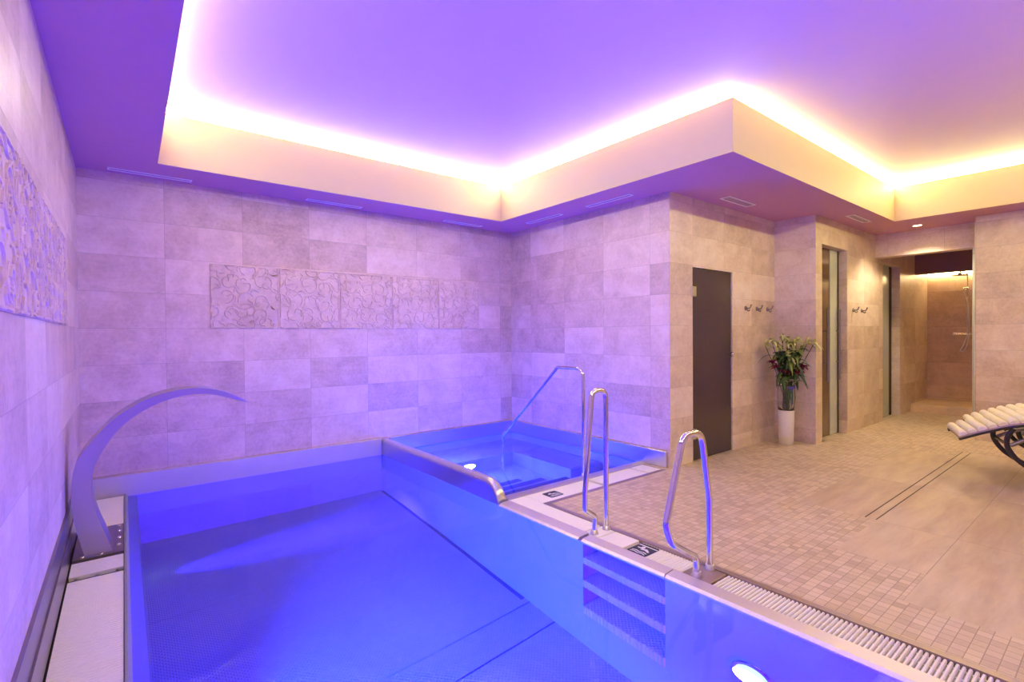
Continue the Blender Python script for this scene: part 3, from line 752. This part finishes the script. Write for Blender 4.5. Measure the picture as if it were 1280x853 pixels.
def spot(loc, e, size=2.2, name='spot', parent=None, col=(1, .80, .55)):
    ld = bpy.data.lights.new(name, 'SPOT'); ld.energy = e; ld.spot_size = size; ld.spot_blend = .6; ld.shadow_soft_size = .05; ld.color = col
    o = bpy.data.objects.new(name, ld); COL.objects.link(o)
    if parent: o.parent = parent; o.location = Vector(loc) - parent.location
    else: o.location = loc
    return o
spot((8.69, 1.96, ZS - .02), 130, parent=t)

# ------------------------------------------------------------------ vase and flowers
vx, vy = 6.60, 2.80
t = thing('floor_vase', (vx, vy, 0), 'tall pale glass floor vase in the wall corner', 'vase')
mb = MB(); n = 32
mb.lathe([(.078, .0), (.083, .004), (.087, .2), (.0925, .43), (.086, .432), (.02, .432)], (vx, vy, .001), n); mb.build('frosted_base', 'sand', t)
mb = MB(); mb.lathe([(.0925, .433), (.0945, .5), (.101, .74), (.104, .745), (.0995, .745), (.097, .735), (.0915, .5), (.0895, .434)], (vx, vy, .001), n)
mb.f = mb.f[:-2]; mb.mi = mb.mi[:-2]; mb.sm = mb.sm[:-2]
k0 = 0; k1 = 7 * n
mb.add([], []); [ (mb.f.append([k0 + (q + 1) % n, k0 + q, k1 + q, k1 + (q + 1) % n]), mb.mi.append(0), mb.sm.append(True)) for q in range(n)]
mb.build('glass', 'clear', t)
bq = thing('bouquet', (vx, vy, .5), 'tall bouquet of pale lilies, crimson flowers and dark leaves in the floor vase', 'flowers')
RB = random.Random(5)
mb = MB()
heads = []
rt = Vector((.784, -.621, 0)); fw = Vector((-.621, -.784, 0))   # across and towards the pool
def hd(a, b, z): return Vector((vx, vy, 0)) + rt * a + fw * b + Vector((0, 0, z))
lil = [(-.27, .02, 1.24), (-.20, .06, 1.28), (-.13, .0, 1.26), (-.07, .05, 1.30), (0., .03, 1.27), (.07, .06, 1.25), (.12, .02, 1.28), (.20, .10, 1.26), (.27, .12, 1.25), (-.03, .08, 1.12), (-.15, .08, 1.17), (.05, .08, 1.18)]
red = [(-.19, .04, 1.02), (-.08, .10, .93), (-.03, .11, .90), (.12, .10, .93), (.17, .08, .97), (.08, .11, .90), (-.16, .07, .97)]
crm = [(-.09, .11, .80), (.02, .12, .80), (.08, .10, .82), (-.13, .06, .83)]
brz = [(-.10, .04, 1.10), (.10, .05, 1.08), (.15, .05, 1.12), (-.06, .02, 1.33), (.0, .06, 1.08), (.03, .0, 1.30)]
def base_pt(): a = RB.uniform(0, 2 * PI); r = RB.uniform(.0, .05); return Vector((vx + r * math.cos(a), vy + r * math.sin(a), .45))
for h in lil + red + crm + brz:
    p = hd(*h); b = base_pt(); rim = Vector((vx, vy, .72)) + (p - Vector((vx, vy, p.z))) * .25
    mb.tube([b, rim, rim.lerp(p, .5) + Vector((0, 0, .04)), p], .004, 6)
mb.build('stems', 'stem', bq)
def petal(mb, c, d, L, W, droop=.3, up=None, mi=0):
    d = d.normalized(); sd = d.cross(Vector((0, 0, 1))); sd = sd.normalized() if sd.length > .05 else Vector((1, 0, 0)); nr = sd.cross(d)
    rings = []
    for k in range(6):
        s_ = k / 5; wd = W * math.sin(PI * (.12 + .85 * s_)) ; p = c + d * L * s_ + nr * (L * .18 * math.sin(PI * s_)) - Vector((0, 0, droop * L * s_ * s_))
        rings.append([p - sd * wd, p + nr * wd * .25, p + sd * wd, p + nr * (wd * .25 - .0015)])
    mb.strip(rings, smooth=True)
for h in lil:
    mb = MB(); c = hd(*h); ax_ = Vector((RB.uniform(-.7, .7), RB.uniform(-1., .1), RB.uniform(-.1, .8))).normalized()
    s1 = ax_.orthogonal().normalized(); s2 = ax_.cross(s1)
    for k in range(6):
        a = 2 * PI * k / 6 + h[0] * 9; petal(mb, c, ax_ * .75 + (s1 * math.cos(a) + s2 * math.sin(a)) * .8, RB.uniform(.10, .14), .024, .25)
    mb.build('lily_bloom', 'lily', bq)
for h, mt, nm, L, npet in [(x, 'red', 'crimson_bloom', .075, 16) for x in red] + [(x, 'cream', 'cream_bloom', .06, 16) for x in crm] + [(x, 'bronze', 'brown_bud', .085, 4) for x in brz]:
    mb = MB(); c = hd(*h)
    for k in range(npet):
        a = k * 2.4; z = RB.uniform(-.3, 1.); petal(mb, c, Vector((math.cos(a), math.sin(a), z if npet > 5 else 2.)), L * RB.uniform(.8, 1.15), L * (.28 if npet > 5 else .13), .1)
    mb.build(nm, mt, bq)
for k in range(98):
    mb = MB(); dark = RB.random() < .80
    z = RB.uniform(.78, 1.16) if dark else RB.uniform(1.0, 1.26); sp_ = .05 + .11 * min(1, (z - .72) / .30)
    c = hd(RB.uniform(-sp_, sp_), RB.uniform(-.03, .10), z); a = RB.uniform(0, 2 * PI)
    petal(mb, c, Vector((math.cos(a), math.sin(a) * .7 - .2, RB.uniform(-.5, .9))), RB.uniform(.12, .22), RB.uniform(.020, .036), RB.uniform(.1, .6))
    mb.build('leaf', 'leaf' if dark else 'leaf2', bq)
for a, z in ((.31, 1.27), (.30, 1.23)):
    mb = MB(); petal(mb, hd(.04, .06, z - .03), rt + Vector((0, 0, .05)), .31, .012, .0); mb.build('blade_leaf', 'lily', bq)
for k in range(10):
    mb = MB(); a0 = RB.uniform(-.04, .045); L = RB.uniform(.16, .30)
    pts = [hd(a0 * .6, .06, .76), hd(a0, .115, .73), hd(a0 + RB.uniform(-.015, .015), .125, .73 - L * .5), hd(a0 + RB.uniform(-.02, .02), .12, .73 - L)]
    mb.tube(fillet(pts, .02, 3), [.005] * 1 + [.005] * (len(fillet(pts, .02, 3)) - 2) + [.001], 6); mb.build('trailing_grass', 'leaf', bq)
mb = MB()
for q, L in ((-.02, .16), (.012, .22)):
    mb.strip([[hd(q - .009, .118, z), hd(q + .009, .121, z), hd(q + .009, .1235, z), hd(q - .009, .1205, z)] for z in (.74, .74 - L * .5, .74 - L)])
for sg in (-1, 1):
    pts = [hd(-.005, .128, .72), hd(-.005 + sg * .035, .14, .745), hd(-.005 + sg * .045, .13, .715), hd(-.005, .128, .715)]
    mb.tube(fillet(pts, .02, 4), .009, 6)
mb.build('ribbon', 'ribbon', bq)

# ------------------------------------------------------------------ loungers
def bez(pts, n):
    out = []
    for i in range(len(pts) - 1):
        a = pts[max(i - 1, 0)]; b = pts[i]; c = pts[i + 1]; d_ = pts[min(i + 2, len(pts) - 1)]
        for k in range(n):
            t = k / n
            out.append(tuple(.5 * (2 * b[j] + (c[j] - a[j]) * t + (2 * a[j] - 5 * b[j] + 4 * c[j] - d_[j]) * t * t + (3 * b[j] - a[j] - 3 * c[j] + d_[j]) * t ** 3) for j in range(len(b))))
    out.append(pts[-1]); return out
def make_lounger(x0, x1, dy, label):
    t = thing('rocking_lounger', (x0, 1.10 + dy, 0), label, 'lounger', 'rocking loungers by the passage')
    prof = bez([(1.10 + dy, .445), (.92 + dy, .525), (.72 + dy, .595), (.52 + dy, .61), (.30 + dy, .50), (.08 + dy, .40), (-.12 + dy, .40), (-.32 + dy, .52), (-.55 + dy, .76), (-.70 + dy, .95)], 8)
    mb = MB()
    mb.strip([[(x0, y, z - .006), (x1, y, z - .006), (x1, y, z + .008), (x0, y, z + .008)] for y, z in prof]); mb.build('sling', 'padunder', t)
    # evenly spaced cushion rolls across the sling
    acc = 0; step = .072; last = prof[0]; nxt = step / 2
    for a, b in zip(prof[:-1], prof[1:]):
        l = math.dist(a, b)
        while acc + l > nxt:
            q = (nxt - acc) / l; y = a[0] + (b[0] - a[0]) * q; z = a[1] + (b[1] - a[1]) * q
            ty, tz = (b[0] - a[0]) / l, (b[1] - a[1]) / l; ny, nz = tz, -ty
            mb = MB(); rings = []
            for x, k in ((x0, .55), (x0 + .012, .9), (x0 + .04, 1.), (x1 - .04, 1.), (x1 - .012, .9), (x1, .55)):
                ring = []
                for m in range(14):
                    th = 2 * PI * m / 14; e = math.cos(th) * .0355 * (.9 + .1 * k); g = math.sin(th) * (.040 if math.sin(th) > 0 else .010) * k
                    ring.append((x, y + ty * e + ny * g - ny * -.012, z + tz * e + nz * g + .012 * nz))
                rings.append(ring)
            mb.strip(rings, smooth=True); mb.build('cushion_roll', 'pad', t)
            nxt += step
        acc += l
    for x in (x0 + .015, x1 - .015):
        mb = MB(); mb.tube([(x, y, z - .018) for y, z in prof], .014, 10); mb.build('side_rail', 'black', t)
        mb = MB(); pts = bez([(.735 + dy, .55), (.775 + dy, .46), (.762 + dy, .36), (.66 + dy, .235), (.42 + dy, .10), (.12 + dy, .022), (-.2 + dy, .05), (-.48 + dy, .22), (-.56 + dy, .45), (-.50 + dy, .68)], 6)
        mb.tube([(x + (.03 if x < (x0 + x1) / 2 else -.03), y, z) for y, z in pts], .020, 12); mb.build('rocker', 'black', t)
        mb = MB(); pts = bez([(.755 + dy, .40), (.62 + dy, .475), (.42 + dy, .50), (.25 + dy, .44)], 5)
        mb.tube([(x + (.03 if x < (x0 + x1) / 2 else -.03), y, z) for y, z in pts], .017, 12); mb.build('brace', 'dsteel', t)
    for y, z in ((.765 + dy, .40), (.12 + dy, .025), (-.53 + dy, .33)):
        mb = MB(); mb.tube([(x0 + .045, y, z), (x1 - .045, y, z)], .014, 10); mb.build('crossbar', 'black', t)
    t.rotation_euler.z = math.radians(19.2)
    return t
make_lounger(5.96, 6.49, -.06, 'near rocking lounger with cream roll cushions on black tubes, cut by the photo edge')
make_lounger(6.70, 7.23, -.05, 'rocking lounger with cream roll cushions standing behind the near one')

# ------------------------------------------------------------------ shower
sx_, sy_ = XE - .012, 1.98
t = thing('shower_column', (sx_, sy_, 1.2), 'chrome shower column with round rain head on the back wall of the shower', 'shower')
mb = MB(); mb.tube(fillet([(sx_ - .06, sy_, 1.36), (sx_ - .06, sy_, 2.36), (sx_ - .10, sy_ + .0, 2.45), (sx_ - .40, sy_ + .04, 2.45), (sx_ - .42, sy_ + .04, 2.40)], .05), .012, 12); mb.build('riser', 'chrome', t)
mb = MB(); mb.lathe([(.02, .04), (.03, .012), (.115, .004), (.12, -.006), (.11, -.010)], (sx_ - .42, sy_ + .04, 2.385), 28); mb.build('shower_head', 'steel', t)
mb = MB(); mb.tube([(sx_ - .05, sy_ - .12, 1.35), (sx_ - .05, sy_ + .14, 1.35)], .026, 16); mb.tube([(sx_ - .05, sy_ - .13, 1.35), (sx_ - .05, sy_ - .19, 1.35)], .030, 16); mb.tube([(sx_ - .05, sy_ + .14, 1.35), (sx_ - .05, sy_ + .19, 1.35)], .030, 16)
mb.tube([(sx_, sy_ - .07, 1.35), (sx_ - .05, sy_ - .07, 1.35)], .022, 12); mb.tube([(sx_, sy_ + .07, 1.35), (sx_ - .05, sy_ + .07, 1.35)], .022, 12); mb.build('mixer', 'chrome', t)
mb = MB(); mb.tube(bez([(sx_ - .07, sy_ + .0, 1.33), (sx_ - .09, sy_ + .05, 1.15), (sx_ - .10, sy_ + .09, 1.05), (sx_ - .10, sy_ + .02, 1.08), (sx_ - .10, sy_ - .03, 1.35), (sx_ - .09, sy_ - .02, 1.8), (sx_ - .09, sy_ + .01, 2.02)], 8), .008, 8); mb.build('hose', 'steel', t)
mb = MB(); mb.lathe([(.012, -.16), (.014, -.04), (.045, .0), (.045, .02), (.02, .03)], (sx_ - .10, sy_ + .01, 2.16), 18); mb.tube([(sx_ - .06, sy_, 2.06), (sx_ - .11, sy_ + .01, 2.06)], .016, 10); mb.build('hand_shower', 'chrome', t)
for z in (1.45, 2.25):
    mb = MB(); mb.tube([(sx_, sy_, z), (sx_ - .06, sy_, z)], .010, 10); mb.build('bracket', 'chrome', t)
mb = MB(); mb.bbox(XE - .06, XE - .03, 1.32, YH - .02, 2.445, 2.485, .003); tag(mb.build('led_strip', 'ledshower'), 'glowing warm light strip at the top of the shower back wall', 'light strip', 'light strips around the raised ceiling')
t = thing('glass_clamp', (9.085, 1.41, 2.48), 'small grey metal clamp at the top of the pale jamb by the shower', 'clamp')
mb = MB(); mb.bbox(9.07, 9.092, 1.375, 1.45, 2.44, 2.53, .003); mb.build('body', 'dsteel', t)
mb = MB(); mb.lathe([(.012, 0), (.012, -.006), (.006, -.009)], (9.07, 1.41, 2.485), 12, axis='x'); mb.build('screw', 'chrome', t)

# ------------------------------------------------------------------ world and view
w_ = bpy.data.worlds.new('world'); sc.world = w_; w_.use_nodes = True
w_.node_tree.nodes['Background'].inputs[0].default_value = (.01, .01, .012, 1); w_.node_tree.nodes['Background'].inputs[1].default_value = 1
sc.view_settings.view_transform = 'Standard'; sc.view_settings.look = 'None'; sc.view_settings.gamma = 1
sc.view_settings.use_curve_mapping = False; sc.view_settings.exposure = 0.06
cy = sc.cycles
cy.use_denoising = True; cy.max_bounces = 14; cy.diffuse_bounces = 6; cy.glossy_bounces = 5; cy.transmission_bounces = 8; cy.transparent_max_bounces = 8
cy.caustics_refractive = True; cy.caustics_reflective = True; cy.sample_clamp_indirect = 8; cy.blur_glossy = .8
